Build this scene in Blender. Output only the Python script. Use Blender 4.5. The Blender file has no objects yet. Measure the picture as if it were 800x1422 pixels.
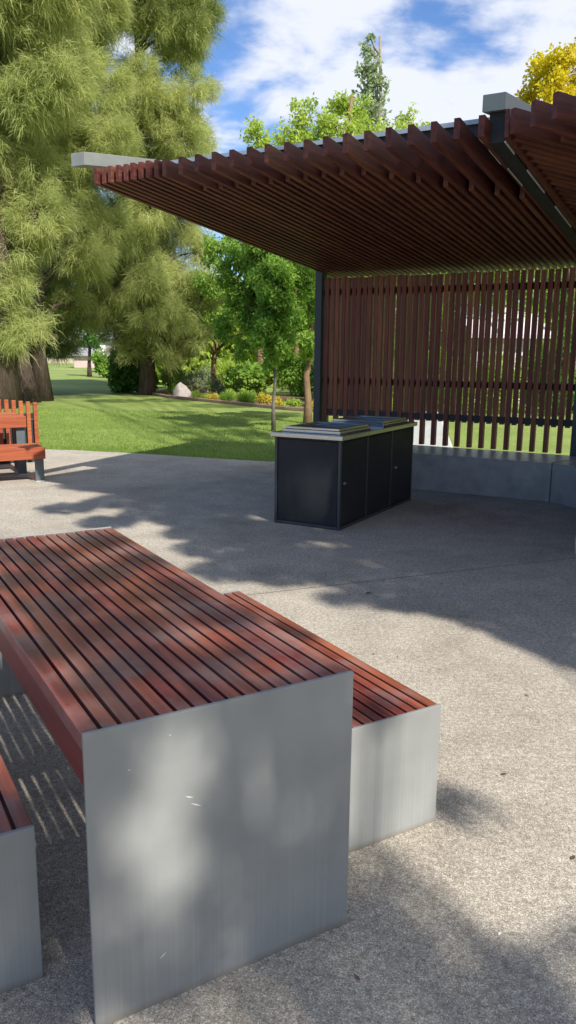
import bpy, math, random
import numpy as np
from mathutils import Vector, Matrix
R = math.radians
random.seed(7); rng = np.random.default_rng(7)
scene = bpy.context.scene
col = scene.collection

# ------------------------------------------------------------------ camera
F, PITCH, ROLL, H = 1093.67, 0.198, 0.0106, 1.5629
fw = np.array([0, math.cos(PITCH), -math.sin(PITCH)])
_rt = np.array([1., 0, 0]); _up = np.cross(_rt, fw)
c_, s_ = math.cos(ROLL), math.sin(ROLL)
rt = c_*_rt + s_*_up; up = -s_*_rt + c_*_up
C0 = np.array([0, 0, H])
cam = bpy.data.cameras.new('camera'); camo = bpy.data.objects.new('camera', cam); col.objects.link(camo)
m = Matrix.Identity(4)
for i in range(3):
    m[i][0] = rt[i]; m[i][1] = up[i]; m[i][2] = -fw[i]; m[i][3] = C0[i]
camo.matrix_world = m
cam.sensor_fit = 'VERTICAL'; cam.sensor_height = 36; cam.lens = F/1422*36
cam.clip_end = 3000; cam.clip_start = 0.05
scene.camera = camo
def ray(x, y): return fw + rt*(x-400)/F - up*(y-711)/F
def G(x, y, z=0.):                       # survey point: where a sight line meets a level
    d = ray(x, y); return C0 + d*(z-H)/d[2]
def D(x, y, dist):                       # survey point at a given depth
    d = ray(x, y); return C0 + d*dist/d[1]

# ------------------------------------------------------------------ helpers
def tag(o, label=None, cat=None, group=None, kind=None):
    if label: o['label'] = label
    if cat: o['category'] = cat
    if group: o['group'] = group
    if kind: o['kind'] = kind
    return o
def empty(name, loc=(0, 0, 0), rz=0):
    o = bpy.data.objects.new(name, None); o.location = loc; o.rotation_euler = (0, 0, rz)
    o.empty_display_size = .1; col.objects.link(o); return o
class MB:
    def __init__(s): s.v = []; s.f = []
    def add(s, vs, fs):
        n = len(s.v); s.v += [tuple(p) for p in vs]; s.f += [tuple(i+n for i in f) for f in fs]; return s
    def box(s, x0, x1, y0, y1, z0, z1):
        return s.hexa([(x0,y0,z0),(x1,y0,z0),(x1,y1,z0),(x0,y1,z0),(x0,y0,z1),(x1,y0,z1),(x1,y1,z1),(x0,y1,z1)])
    def hexa(s, p):
        return s.add(p, [(3,2,1,0),(4,5,6,7),(0,1,5,4),(1,2,6,5),(2,3,7,6),(3,0,4,7)])
    def bar(s, a, b, w, d):              # bar from a to b (bottom centre line), width w sideways, depth d upwards
        a = Vector(a); b = Vector(b); n = (b-a).cross(Vector((0, 0, 1))).normalized()*w/2
        u = Vector((0, 0, d))
        return s.hexa([a-n, a+n, b+n, b-n, a-n+u, a+n+u, b+n+u, b-n+u])
    def tube(s, pts, rad, n=8, cap=True):
        base = len(s.v); prev = None
        for i, p in enumerate(pts):
            p = Vector(p); q = Vector(pts[min(i+1, len(pts)-1)]) - Vector(pts[max(i-1, 0)])
            q.normalize(); ref = Vector((1, 0, 0)) if abs(q.x) < .8 else Vector((0, 1, 0))
            e1 = q.cross(ref).normalized(); e2 = q.cross(e1)
            r = rad[i] if hasattr(rad, '__len__') else rad
            for k in range(n):
                t = 2*math.pi*k/n
                s.v.append(tuple(p + (e1*math.cos(t) + e2*math.sin(t))*r))
        for i in range(len(pts)-1):
            for k in range(n):
                a = base+i*n+k; b = base+i*n+(k+1) % n
                s.f.append((a, b, b+n, a+n))
        if cap:
            s.f.append(tuple(base+k for k in range(n))[::-1]); s.f.append(tuple(base+(len(pts)-1)*n+k for k in range(n)))
        return s
    def build(s, name, mat, parent=None, bevel=0, smooth=False):
        me = bpy.data.meshes.new(name); me.from_pydata(s.v, [], s.f); me.update()
        if mat: me.materials.append(mat)
        o = bpy.data.objects.new(name, me); col.objects.link(o)
        if parent: o.parent = parent
        if smooth:
            me.polygons.foreach_set('use_smooth', [True]*len(me.polygons))
        if bevel:
            b = o.modifiers.new('bevel', 'BEVEL'); b.width = bevel; b.segments = 2; b.limit_method = 'ANGLE'
        return o
def mesh_np(name, verts, faces, mat, parent=None, smooth=False):   # faces (n,k)
    me = bpy.data.meshes.new(name); nf, k = faces.shape
    me.vertices.add(len(verts)); me.vertices.foreach_set('co', verts.astype(np.float32).ravel())
    me.loops.add(nf*k); me.loops.foreach_set('vertex_index', faces.astype(np.int32).ravel())
    me.polygons.add(nf); me.polygons.foreach_set('loop_start', np.arange(0, nf*k, k, dtype=np.int32))
    me.polygons.foreach_set('loop_total', np.full(nf, k, np.int32))
    me.update(calc_edges=True); me.materials.append(mat)
    if smooth: me.polygons.foreach_set('use_smooth', np.ones(nf, bool))
    o = bpy.data.objects.new(name, me); col.objects.link(o)
    if parent: o.parent = parent
    return o

# ------------------------------------------------------------------ materials
class NT:
    def __init__(s, name):
        s.m = bpy.data.materials.new(name); s.m.use_nodes = True; s.t = s.m.node_tree
        s.t.nodes.clear(); s.out = s.t.nodes.new('ShaderNodeOutputMaterial')
    def n(s, typ, **kw):
        nd = s.t.nodes.new('ShaderNode'+typ)
        for k, v in kw.items():
            if k in nd.inputs: s.set(nd, k, v)
            else: setattr(nd, k, v)
        return nd
    def set(s, nd, k, v):
        if isinstance(v, bpy.types.NodeSocket): s.t.links.new(v, nd.inputs[k])
        else: nd.inputs[k].default_value = v
    def coord(s, scale=(1, 1, 1), kind='Object'):
        tc = s.n('TexCoord'); mp = s.n('Mapping'); s.t.links.new(tc.outputs[kind], mp.inputs[0]); mp.inputs['Scale'].default_value = scale
        return mp.outputs[0]
    def noise(s, vec, scale, detail=4, rough=.6):
        nd = s.n('TexNoise'); s.t.links.new(vec, nd.inputs['Vector']); nd.inputs['Scale'].default_value = scale
        nd.inputs['Detail'].default_value = detail; nd.inputs['Roughness'].default_value = rough; return nd.outputs['Fac']
    def ramp(s, fac, stops):
        nd = s.n('ValToRGB'); s.t.links.new(fac, nd.inputs[0]); e = nd.color_ramp.elements
        while len(e) < len(stops): e.new(.5)
        for el, (p, c) in zip(e, stops):
            el.position = p; el.color = (*c, 1) if len(c) == 3 else c
        return nd.outputs[0]
    def mix(s, fac, a, b, mode='MIX'):
        nd = s.n('Mix'); nd.data_type = 'RGBA'; nd.blend_type = mode
        for i, v in ((0, fac), (6, a), (7, b)):
            if isinstance(v, bpy.types.NodeSocket): s.t.links.new(v, nd.inputs[i])
            else: nd.inputs[i].default_value = v if i == 0 else (*v, 1) if len(v) == 3 else v
        return nd.outputs[2]
    def math(s, op, a, b=0.):
        nd = s.n('Math'); nd.operation = op
        for i, v in ((0, a), (1, b)):
            if isinstance(v, bpy.types.NodeSocket): s.t.links.new(v, nd.inputs[i])
            else: nd.inputs[i].default_value = v
        return nd.outputs[0]
    def bump(s, h, strength, dist=.01):
        nd = s.n('Bump'); s.t.links.new(h, nd.inputs['Height']); nd.inputs['Strength'].default_value = strength
        nd.inputs['Distance'].default_value = dist; return nd.outputs[0]
    def bsdf(s, color, rough=.6, metal=0., spec=.5, normal=None, coat=0.):
        b = s.n('BsdfPrincipled')
        for k, v in (('Base Color', color), ('Roughness', rough), ('Metallic', metal), ('Specular IOR Level', spec), ('Coat Weight', coat)):
            if isinstance(v, bpy.types.NodeSocket): s.t.links.new(v, b.inputs[k])
            else: b.inputs[k].default_value = (*v, 1) if isinstance(v, tuple) else v
        if normal is not None: s.t.links.new(normal, b.inputs['Normal'])
        s.t.links.new(b.outputs[0], s.out.inputs[0]); return s.m

def wood_mat(name, dark, mid, light, axis, rough=.42, spec=.5, grey=.0):
    t = NT(name); sc = [22, 22, 22]; sc[axis] = 1.2
    v = t.coord(tuple(sc)); g = t.n('NewGeometry'); isl = g.outputs['Random Per Island']
    vv = t.n('VectorMath'); vv.operation = 'ADD'; t.t.links.new(v, vv.inputs[0])
    cmb = t.n('CombineXYZ'); 
    for i in range(3): t.t.links.new(t.math('MULTIPLY', isl, 97.), cmb.inputs[i])
    t.t.links.new(cmb.outputs[0], vv.inputs[1]); v = vv.outputs[0]
    n1 = t.noise(v, 1.6, 6, .65); n2 = t.noise(v, 6, 3)
    c = t.ramp(n1, [(.28, dark), (.5, mid), (.72, light)])
    hs = t.n('HueSaturation'); t.t.links.new(c, hs.inputs['Color'])
    t.t.links.new(t.math('ADD', t.math('MULTIPLY', isl, .5), .75), hs.inputs['Value'])
    t.t.links.new(t.math('ADD', t.math('MULTIPLY', isl, .024), .488), hs.inputs['Hue'])
    w = t.coord((1, 1, 1)); wn = t.noise(w, 5, 4)
    c2 = t.mix(t.math('MULTIPLY', t.ramp(wn, [(.45, (0, 0, 0)), (.75, (1, 1, 1))]), grey), hs.outputs[0], (.27, .20, .18))  # greyed patches, strengthened to paint the sky's sheen on the tabletop
    rg = t.math('ADD', t.math('MULTIPLY', n1, .25), rough-.12)
    return t.bsdf(c2, rg, 0, spec, t.bump(t.math('ADD', n1, t.math('MULTIPLY', n2, .4)), .35, .002))
M = {}
M['table_wood'] = wood_mat('table_wood', (.10,.022,.016), (.185,.042,.027), (.29,.080,.048), 1, .38, .6, .6)
M['fascia_wood'] = wood_mat('fascia_wood', (.10,.018,.012), (.16,.028,.018), (.2,.04,.024), 1, .45, .4)
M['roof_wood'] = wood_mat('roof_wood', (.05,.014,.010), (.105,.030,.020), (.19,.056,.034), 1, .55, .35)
M['screen_wood'] = wood_mat('screen_wood', (.09,.025,.014), (.18,.050,.027), (.27,.082,.042), 2, .55, .35)
M['orange_wood'] = wood_mat('orange_wood', (.22,.05,.02), (.34,.09,.033), (.42,.13,.05), 0, .5, .4)

def simple(name, color, rough=.6, metal=0., spec=.5, var=.12, scale=6, bumpk=.1):
    t = NT(name); v = t.coord(); n = t.noise(v, scale, 5)
    a = tuple(c*(1-var) for c in color); b = tuple(min(1, c*(1+var)) for c in color)
    return t.bsdf(t.ramp(n, [(.3, a), (.7, b)]), t.math('ADD', t.math('MULTIPLY', n, .2), rough-.1), metal, spec, t.bump(n, bumpk, .003))
M['dark_steel'] = simple('dark_steel', (.028,.033,.038), .5)
M['black_steel'] = simple('black_steel', (.012,.013,.015), .6)
M['beam_steel'] = simple('beam_steel', (.20,.215,.20), .5, 0, .5)
M['sheet_steel'] = simple('sheet_steel', (.30,.34,.38), .4, .3)
M['pale_steel'] = simple('pale_steel', (.55,.57,.62), .35, .3)
M['grey_leg'] = simple('grey_leg', (.10,.12,.13), .5)
M['knob'] = simple('knob', (.6,.6,.6), .3, 1)
M['pale_plastic'] = simple('pale_plastic', (.75,.76,.78), .5)
M['concrete'] = simple('concrete', (.29,.28,.26), .7, 0, .45, .2, 5, .25)
M['concrete_top'] = simple('concrete_top', (.36,.37,.37), .35, 0, .5, .12, 7, .1)
M['pale_concrete'] = simple('pale_concrete', (.50,.50,.51), .8)

# galvanised / painted steel table panels: faint mottling, water streaks low down, scratches
t = NT('panel_steel'); v = t.coord(); n1 = t.noise(v, 4, 5); vs = t.coord((90, 90, .9)); n2 = t.noise(vs, 1.0, 4)
sx = t.n('SeparateXYZ'); t.t.links.new(v, sx.inputs[0])
low = t.n('MapRange'); t.t.links.new(sx.outputs[2], low.inputs[0]); low.inputs[1].default_value = .48; low.inputs[2].default_value = .05
c = t.ramp(n1, [(.3, (.225,.233,.225)), (.7, (.28,.287,.275))])
st = t.ramp(n2, [(.42, (0,0,0)), (.62, (1,1,1))])
c = t.mix(t.math('MULTIPLY', t.math('MULTIPLY', st, low.outputs[0]), .18), c, (.40,.42,.43))
nd3 = t.noise(t.coord((1, 1, 1)), 42, 2); spots = t.ramp(nd3, [(.76, (0,0,0)), (.79, (1,1,1))])
c = t.mix(t.math('MULTIPLY', spots, .5), c, (.5,.5,.49))
dirt = t.n('MapRange'); t.t.links.new(t.math('ADD', sx.outputs[2], t.math('MULTIPLY', n1, .03)), dirt.inputs[0]); dirt.inputs[1].default_value = .04; dirt.inputs[2].default_value = .015
c = t.mix(t.math('MULTIPLY', dirt.outputs[0], .6), c, (.17,.13,.09))
M['panel_steel'] = t.bsdf(c, t.math('ADD', t.math('MULTIPLY', n1, .15), .42), .08, .5, t.bump(n1, .05, .003))

# stainless
t = NT('stainless'); v = t.coord((3, 60, 60)); n = t.noise(v, 2, 3)
M['stainless'] = t.bsdf(t.ramp(n, [(.3, (.36,.37,.38)), (.7, (.5,.5,.5))]), .2, 1, .5, t.bump(n, .05, .001))
t = NT('hotplate'); v = t.coord(); n = t.noise(v, 9, 5)
M['hotplate'] = t.bsdf(t.ramp(n, [(.3, (.03,.03,.03)), (.7, (.14,.13,.12))]), .45, .8)
t = NT('bbq_panel'); v = t.coord(); n = t.noise(v, 2.2, 5); n2 = t.noise(t.coord((3, 3, 60)), 1.5, 3)
c = t.ramp(n, [(.3, (.012,.013,.015)), (.75, (.024,.026,.029))])
M['bbq_panel'] = t.bsdf(c, t.math('ADD', t.math('MULTIPLY', n2, .15), .46), 0, .28)
M['bbq_frame'] = simple('bbq_frame', (.035,.039,.045), .42)

# exposed aggregate paving
t = NT('paving'); v = t.coord(); vo = t.n('TexVoronoi'); t.t.links.new(v, vo.inputs['Vector']); vo.inputs['Scale'].default_value = 330
stone = t.n('SeparateColor'); t.t.links.new(vo.outputs['Color'], stone.inputs[0])
c = t.ramp(stone.outputs[0], [(0, (.22,.19,.155)), (.3, (.335,.30,.25)), (.6, (.43,.39,.33)), (.86, (.52,.48,.42)), (1, (.74,.72,.67))])
big = t.noise(v, .8, 7, .7); mid = t.noise(v, 3.5, 6, .7); fine = t.noise(v, 45, 3, .6)
c = t.mix(.8, c, t.ramp(big, [(.32, (.68,.66,.63)), (.5, (.97,.96,.94)), (.7, (1.14,1.12,1.08))]), 'MULTIPLY')
c = t.mix(.75, c, t.ramp(mid, [(.3, (.82,.81,.80)), (.7, (1.12,1.11,1.09))]), 'MULTIPLY')
c = t.mix(.55, c, t.ramp(fine, [(.35, (.62,.60,.58)), (.65, (1.25,1.25,1.22))]), 'MULTIPLY')
dst = t.math('SUBTRACT', 1., vo.outputs['Distance'])
M['paving'] = t.bsdf(c, .85, 0, .3, t.bump(t.math('ADD', dst, t.math('MULTIPLY', fine, .8)), .5, .004))

# lawn
t = NT('lawn'); v = t.coord(); b = t.noise(v, .18, 6, .6); md = t.noise(v, 1.4, 6, .7); fn = t.noise(v, 26, 5, .75)
c = t.ramp(b, [(.3, (.17,.235,.06)), (.55, (.235,.295,.085)), (.75, (.33,.36,.14))])
c = t.mix(.8, c, t.ramp(md, [(.3, (.75,.8,.7)), (.7, (1.2,1.15,1.1))]), 'MULTIPLY')
c = t.mix(.8, c, t.ramp(fn, [(.3, (.55,.6,.5)), (.7, (1.35,1.3,1.3))]), 'MULTIPLY')
M['lawn'] = t.bsdf(c, .8, 0, .2, t.bump(t.math('ADD', fn, md), .6, .04))
M['dry'] = simple('dry_field', (.42,.36,.20), .9, 0, .2, .2, .4)
M['mulch'] = simple('mulch', (.13,.08,.055), .95, 0, .2, .5, 18, .8)
M['edging'] = simple('edging', (.24,.15,.11), .85)
M['rock'] = simple('rock', (.30,.26,.24), .85, 0, .3, .3, 5, .6)
M['far_hill'] = simple('far_wood', (.10,.16,.12), .95, 0, .1, .25, .3)

def leaf_mat(name, a, b, trans=.45, rough=.55):
    t = NT(name); g = t.n('NewGeometry'); isl = g.outputs['Random Per Island']
    w = t.noise(t.coord((1, 1, 1)), .55, 3)
    f = t.math('ADD', t.math('MULTIPLY', isl, .6), t.math('MULTIPLY', t.math('SUBTRACT', w, .36), 1.7))
    c = t.mix(f, a, b)
    p = t.n('BsdfPrincipled'); t.t.links.new(c, p.inputs['Base Color']); p.inputs['Roughness'].default_value = rough; p.inputs['Specular IOR Level'].default_value = .25
    tr = t.n('BsdfTranslucent'); hs = t.n('HueSaturation'); t.t.links.new(c, hs.inputs['Color']); hs.inputs['Value'].default_value = 1.3; hs.inputs['Saturation'].default_value = 1.05
    t.t.links.new(hs.outputs[0], tr.inputs[0])
    mx = t.n('MixShader'); mx.inputs[0].default_value = trans
    t.t.links.new(p.outputs[0], mx.inputs[1]); t.t.links.new(tr.outputs[0], mx.inputs[2]); t.t.links.new(mx.outputs[0], t.out.inputs[0])
    return t.m
M['needle'] = leaf_mat('needle', (.27,.33,.10), (.52,.54,.22), .5, .8)
M['needle_shade'] = leaf_mat('needle_shade', (.09,.13,.03), (.20,.24,.07), .35, .6)
M['leaf_green'] = leaf_mat('leaf_green', (.14,.27,.04), (.31,.45,.085), .5)
M['leaf_deep'] = leaf_mat('leaf_deep', (.055,.14,.022), (.13,.25,.045), .45)
M['leaf_lime'] = leaf_mat('leaf_lime', (.27,.40,.06), (.48,.56,.13), .5)
M['leaf_yellow'] = leaf_mat('leaf_yellow', (.45,.40,.02), (.72,.60,.05), .5)
M['leaf_grey'] = leaf_mat('leaf_grey', (.20,.25,.13), (.33,.37,.22), .3)
M['leaf_poplar'] = leaf_mat('leaf_poplar', (.20,.27,.13), (.36,.42,.24), .45)
M['leaf_far'] = leaf_mat('leaf_far', (.16,.22,.16), (.24,.30,.22), .3)
M['petal'] = leaf_mat('petal', (.50,.42,.05), (.70,.58,.08), .4)
M['grass_blade'] = leaf_mat('grass_blade', (.13,.22,.03), (.26,.36,.07), .4)
M['leaf_rust'] = leaf_mat('leaf_rust', (.20,.07,.03), (.28,.10,.05), .4)
t = NT('bark'); v = t.coord((6, 6, .9)); n = t.noise(v, 2, 6, .7)
M['bark'] = t.bsdf(t.ramp(n, [(.3, (.035,.026,.02)), (.7, (.15,.11,.085))]), .9, 0, .2, t.bump(n, 1, .05))
M['bark_pale'] = simple('bark_pale', (.26,.22,.17), .85, 0, .2, .3, 9, .6)
M['bark_slim'] = simple('bark_slim', (.15,.13,.10), .85, 0, .2, .3, 9, .6)
M['bark_brown'] = simple('bark_brown', (.22,.14,.08), .85, 0, .2, .3, 9, .6)

# ------------------------------------------------------------------ world and sun
SUN_AZ = R(180-30.65)    # compass bearing the sun stands at (clockwise from +Y)
SUN_EL = R(44.5)
w = bpy.data.worlds.new('World'); scene.world = w; w.use_nodes = True; nt = w.node_tree; nt.nodes.clear()
def wn(t, **k):
    n = nt.nodes.new('ShaderNode'+t)
    for a, b in k.items(): setattr(n, a, b)
    return n
sky = wn('TexSky', sky_type='NISHITA'); sky.sun_disc = False; sky.sun_elevation = SUN_EL; sky.sun_rotation = SUN_AZ
sky.air_density = 1.0; sky.dust_density = .3; sky.ozone_density = 2.2; sky.altitude = 300
tc = wn('TexCoord'); sep = wn('SeparateXYZ'); nt.links.new(tc.outputs['Generated'], sep.inputs[0])
zc = wn('Math', operation='MAXIMUM'); nt.links.new(sep.outputs[2], zc.inputs[0]); zc.inputs[1].default_value = .03
zz = wn('Math', operation='ADD'); nt.links.new(zc.outputs[0], zz.inputs[0]); zz.inputs[1].default_value = .18
dx = wn('Math', operation='DIVIDE'); nt.links.new(sep.outputs[0], dx.inputs[0]); nt.links.new(zz.outputs[0], dx.inputs[1])
dy = wn('Math', operation='DIVIDE'); nt.links.new(sep.outputs[1], dy.inputs[0]); nt.links.new(zz.outputs[0], dy.inputs[1])
cm = wn('CombineXYZ'); nt.links.new(dx.outputs[0], cm.inputs[0]); nt.links.new(dy.outputs[0], cm.inputs[1]); cm.inputs[2].default_value = 3.1
n1 = wn('TexNoise'); n1.inputs['Scale'].default_value = 3.4; n1.inputs['Detail'].default_value = 7; n1.inputs['Roughness'].default_value = .55; n1.inputs['Distortion'].default_value = .15
nt.links.new(cm.outputs[0], n1.inputs['Vector'])
n2 = wn('TexNoise'); n2.inputs['Scale'].default_value = .8; n2.inputs['Detail'].default_value = 2; nt.links.new(cm.outputs[0], n2.inputs['Vector'])
# more cloud towards the east (right) as on the day
bi = wn('Math', operation='MULTIPLY_ADD'); nt.links.new(dx.outputs[0], bi.inputs[0]); bi.inputs[1].default_value = .13; bi.inputs[2].default_value = .03
ad = wn('Math', operation='ADD'); nt.links.new(n1.outputs['Fac'], ad.inputs[0]); nt.links.new(bi.outputs[0], ad.inputs[1])
a2 = wn('Math', operation='MULTIPLY_ADD'); nt.links.new(n2.outputs['Fac'], a2.inputs[0]); a2.inputs[1].default_value = .35; nt.links.new(ad.outputs[0], a2.inputs[2])
cr = wn('ValToRGB'); nt.links.new(a2.outputs[0], cr.inputs[0]); cr.color_ramp.interpolation = 'EASE'
cr.color_ramp.elements[0].position = .59; cr.color_ramp.elements[0].color = (0,0,0,1)
cr.color_ramp.elements[1].position = .80; cr.color_ramp.elements[1].color = (.95,.95,.95,1)
mx = wn('Mix', data_type='RGBA'); nt.links.new(cr.outputs[0], mx.inputs[0]); tn = wn('Mix', data_type='RGBA', blend_type='MULTIPLY'); tn.inputs[0].default_value = 1; nt.links.new(sky.outputs[0], tn.inputs[6]); tn.inputs[7].default_value = (.80, 1.0, 1.28, 1); nt.links.new(tn.outputs[2], mx.inputs[6]); mx.inputs[7].default_value = (6.7, 6.95, 7.7, 1)
bg = wn('Background'); nt.links.new(mx.outputs[2], bg.inputs[0]); bg.inputs[1].default_value = .092
wo = wn('OutputWorld'); nt.links.new(bg.outputs[0], wo.inputs[0])
sd = bpy.data.lights.new('sun', 'SUN'); sd.energy = 4.7; sd.angle = R(.53); sd.color = (1, .95, .86)
so = bpy.data.objects.new('sun', sd); col.objects.link(so)
S = np.array([math.sin(SUN_AZ)*math.cos(SUN_EL), math.cos(SUN_AZ)*math.cos(SUN_EL), math.sin(SUN_EL)])
so.rotation_euler = Vector(S).to_track_quat('Z', 'Y').to_euler(); so.location = (10, -20, 30)
scene.view_settings.view_transform = 'Standard'; scene.view_settings.look = 'None'; scene.view_settings.exposure = 0.6; scene.view_settings.gamma = 1
scene.cycles.max_bounces = 7; scene.cycles.transparent_max_bounces = 4

# ------------------------------------------------------------------ ground
def poly(name, pts, z, mat, kind='structure'):
    o = MB().add([(p[0], p[1], z) for p in pts], [tuple(range(len(pts)))]).build(name, mat); o['kind'] = kind; return o
lw = poly('lawn', [(-900,-300), (900,-300), (900,1500), (-900,1500)], -.012, M['lawn'])
edge = [(-30,17.5), (-14,15.0), (-8,13.75), (-5,13.0), (-3.51,12.71), (-2.28,12.34), (-1.1,11.86), (-.22,11.56), (.5,11.2), (1.5,10.75), (2.5,10.25), (3.6,9.6), (5,8.4), (6.5,6.2), (7.5,3.5), (8,-1), (8,-16), (-30,-16)]
poly('plaza_paving', edge[::-1], 0, M['paving'])
# saw-cut joint lines in the paving
jm = MB()
for a, b in (((-.4,4.93),(3.2,6.45)), ((-6,7.4),(-.4,4.93))):
    a = Vector((*a, .0015)); b = Vector((*b, .0015)); n = (b-a).cross(Vector((0,0,1))).normalized()*.003
    jm.add([a-n, b-n, b+n, a+n], [(0,1,2,3)])
jm.build('paving_joint', simple('joint', (.07,.06,.055), .9))['kind'] = 'structure'
def far(x, y): p = G(x, y); return (p[0], p[1])
poly('dry_field', [(-75,110), (-12,110), (40,500), (-300,500)], 0, M['dry'])

# ------------------------------------------------------------------ slatted steel-ended furniture
def slab_furniture(root, w, l, h, nsl, top_mat, fas_mat, joists, steel='panel_steel', fas=.135, th=.012):
    p = w/nsl; gap = .0095
    mb = MB()
    for i in range(nsl):
        x0 = i*p + (gap/2 if i else 0); x1 = (i+1)*p - (gap/2 if i < nsl-1 else 0)
        z = h-.003+random.uniform(-.0012, .0008)
        mb.box(x0, x1, th+.001, l-th-.001, h-.045, z)
    mb.build('top_slats', top_mat, root, .0022)
    for y0 in (0, l-th):
        o = MB().box(0, w, y0, y0+th, 0, h).build('end_panel', M[steel], root, .0015)
    for x0 in (0.002, w-.034):
        MB().box(x0, x0+.032, th+.002, l-th-.002, h-fas, h-.047).build('side_board', fas_mat, root, .002)
    for b in joists:
        MB().box(.036, w-.036, b-.035, b+.035, h-.115, h-.0465).build('joist', M['black_steel'], root)
YT = 0.5349
TX, TY = -.4382, 1.5743
def T(a, b): return (TX+a*math.cos(YT)-b*math.sin(YT), TY+a*math.sin(YT)+b*math.cos(YT), 0)
tb = empty('picnic_table', T(0, 0), YT); tag(tb, 'large red timber slatted table with grey steel end panel in the foreground', 'table')
slab_furniture(tb, .7147, 2.0, .75, 16, M['table_wood'], M['fascia_wood'], (.62, 1.38))
# a scratch and bird dropping marks on the near panel
CH = simple('chalky', (.62,.62,.60), .8)
for (x, z, l, a) in ((.262,.505,.028,-.5), (.245,.53,.02,-.4), (.10,.64,.006,.2), (.2,.70,.004,.0), (.17,.13,.02,.6)):
    ca, sa = math.cos(a), math.sin(a); hw = .0016
    pts = [(-l/2,-hw*.3),(0,-hw*1.2),(l/2,-hw*.2),(l/2,hw*.4),(0,hw),(-l/2,hw*.3)]
    MB().add([(x+u*ca-v_*sa, -.0006, z+u*sa+v_*ca) for u, v_ in pts], [tuple(range(6))]).build('scratch', CH, tb)
b1 = empty('bench', T(.7825, .257), YT); tag(b1, 'red slatted bench with steel end at the right of the big table, in dappled sun', 'bench', 'benches beside the near table')
slab_furniture(b1, .4786, 1.487, .4265, 11, M['table_wood'], M['fascia_wood'], (.45, 1.04), fas=.11)
b2 = empty('bench', T(-.5465, .223), YT); tag(b2, 'shaded slatted bench cut off at the lower left corner of the view', 'bench', 'benches beside the near table')
slab_furniture(b2, .4786, 1.487, .4265, 11, M['table_wood'], M['fascia_wood'], (.45, 1.04), fas=.11)
b3 = empty('bench', (2.30, 6.14, 0), -.42); tag(b3, 'steel ended bench just showing at the right edge under the pavilion', 'bench')
slab_furniture(b3, .4786, 1.4, .4265, 11, M['table_wood'], M['fascia_wood'], (.45, 1.04), fas=.11)

# far left table set
YB = R(31)
ub = np.array([math.cos(YB), math.sin(YB), 0]); wb = np.array([-math.sin(YB), math.cos(YB), 0])
E0 = np.array([-2.975, 9.56, 0])                    # front right foot of the far bench
def bench_far(root, L, W, h, fas, mt):
    mb = MB()
    n = int(W/.05); p = W/n
    for i in range(n):
        mb.box(-L, 0, i*p+.004, (i+1)*p-.004, h-.04, h)
    mb.build('top_slats', mt, root, .002)
    MB().box(-L, .0, -.028, -.001, h-fas, h+.001).build('front_board', mt, root, .002)
    MB().box(-L, .0, W+.001, W+.028, h-fas, h+.001).build('back_board', mt, root, .002)
    for x in (-.02, -L*.5, -L+.06):
        MB().box(x-.006, x+.006, .02, W-.02, 0, h-.041).build('leg_panel', M['grey_leg'], root)
        MB().box(x-.10, x-.007, .02, .03, 0, h-.041).build('leg_flange', M['grey_leg'], root)
        MB().box(x-.10, x+.012, .015, W-.015, .0, .008).build('foot_plate', M['pale_steel'], root)
q = empty('bench', tuple(E0), YB); tag(q, 'orange timber bench with dark steel legs at the left edge by the lawn', 'bench')
bench_far(q, 2.2, .46, .42, .14, M['orange_wood'])
q = empty('picnic_table', tuple(E0+wb*.66-ub*.06), YB); tag(q, 'orange timber table behind the bench at the left edge by the lawn', 'table')
bench_far(q, 2.2, .72, .75, .14, M['orange_wood'])
P0 = E0+wb*1.75+ub*.35
q = empty('slatted_backrest', tuple(P0), YB); tag(q, 'row of upright orange slats standing behind the far left table', 'backrest')
mb = MB()
for i in range(16):
    x = -i*.098; hh = .855+.07*math.sin(min(i, 9)/9*math.pi/2)
    mb.box(x-.055, x, -.02-.0025*i*i*.2, .03-.0025*i*i*.2, .05, hh)
mb.build('upright_slats', M['orange_wood'], q, .003)
MB().box(-1.6, .0, .035, .06, .62, .70).build('rail', M['dark_steel'], q)
MB().box(-1.6, .0, .035, .06, .10, .16).build('rail', M['dark_steel'], q)
MB().box(-1.6, -.02, .065, .12, 0, .6).build('support_frame', M['dark_steel'], q)

# ------------------------------------------------------------------ barbecue
QY = -.5096; QW, QL, QH = .6806, 1.8195, .8162
bq = empty('barbecue', (-.1298, 7.2797, 0), QY); tag(bq, 'charcoal public barbecue cabinet with two hotplates under the slatted roof', 'barbecue')
MB().box(.02, QW-.02, .02, QL-.02, .0, QH-.002).build('cabinet', M['black_steel'], bq)
MB().box(.0, QW, .0, QL, .0, .03).build('plinth', M['bbq_frame'], bq, .002)
for x0, x1, y0, y1 in ((0,.028,0,.028), (QW-.028,QW,0,.028), (QW-.028,QW,QL-.028,QL), (0,.028,QL-.028,QL)):
    MB().box(x0, x1, y0, y1, .031, QH-.003).build('corner_frame', M['bbq_frame'], bq, .003)
for y in (.60, 1.215):
    MB().box(QW-.022, QW-.001, y-.014, y+.014, .031, QH-.003).build('door_mullion', M['bbq_frame'], bq, .003)
MB().box(.034, QW-.034, .006, .019, .036, QH-.02).build('end_panel', M['bbq_panel'], bq, .003)
MB().box(.034, QW-.034, QL-.019, QL-.006, .036, QH-.02).build('end_panel', M['bbq_panel'], bq, .003)
MB().box(.006, .019, .034, QL-.034, .036, QH-.02).build('back_panel', M['bbq_panel'], bq, .003)
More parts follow.
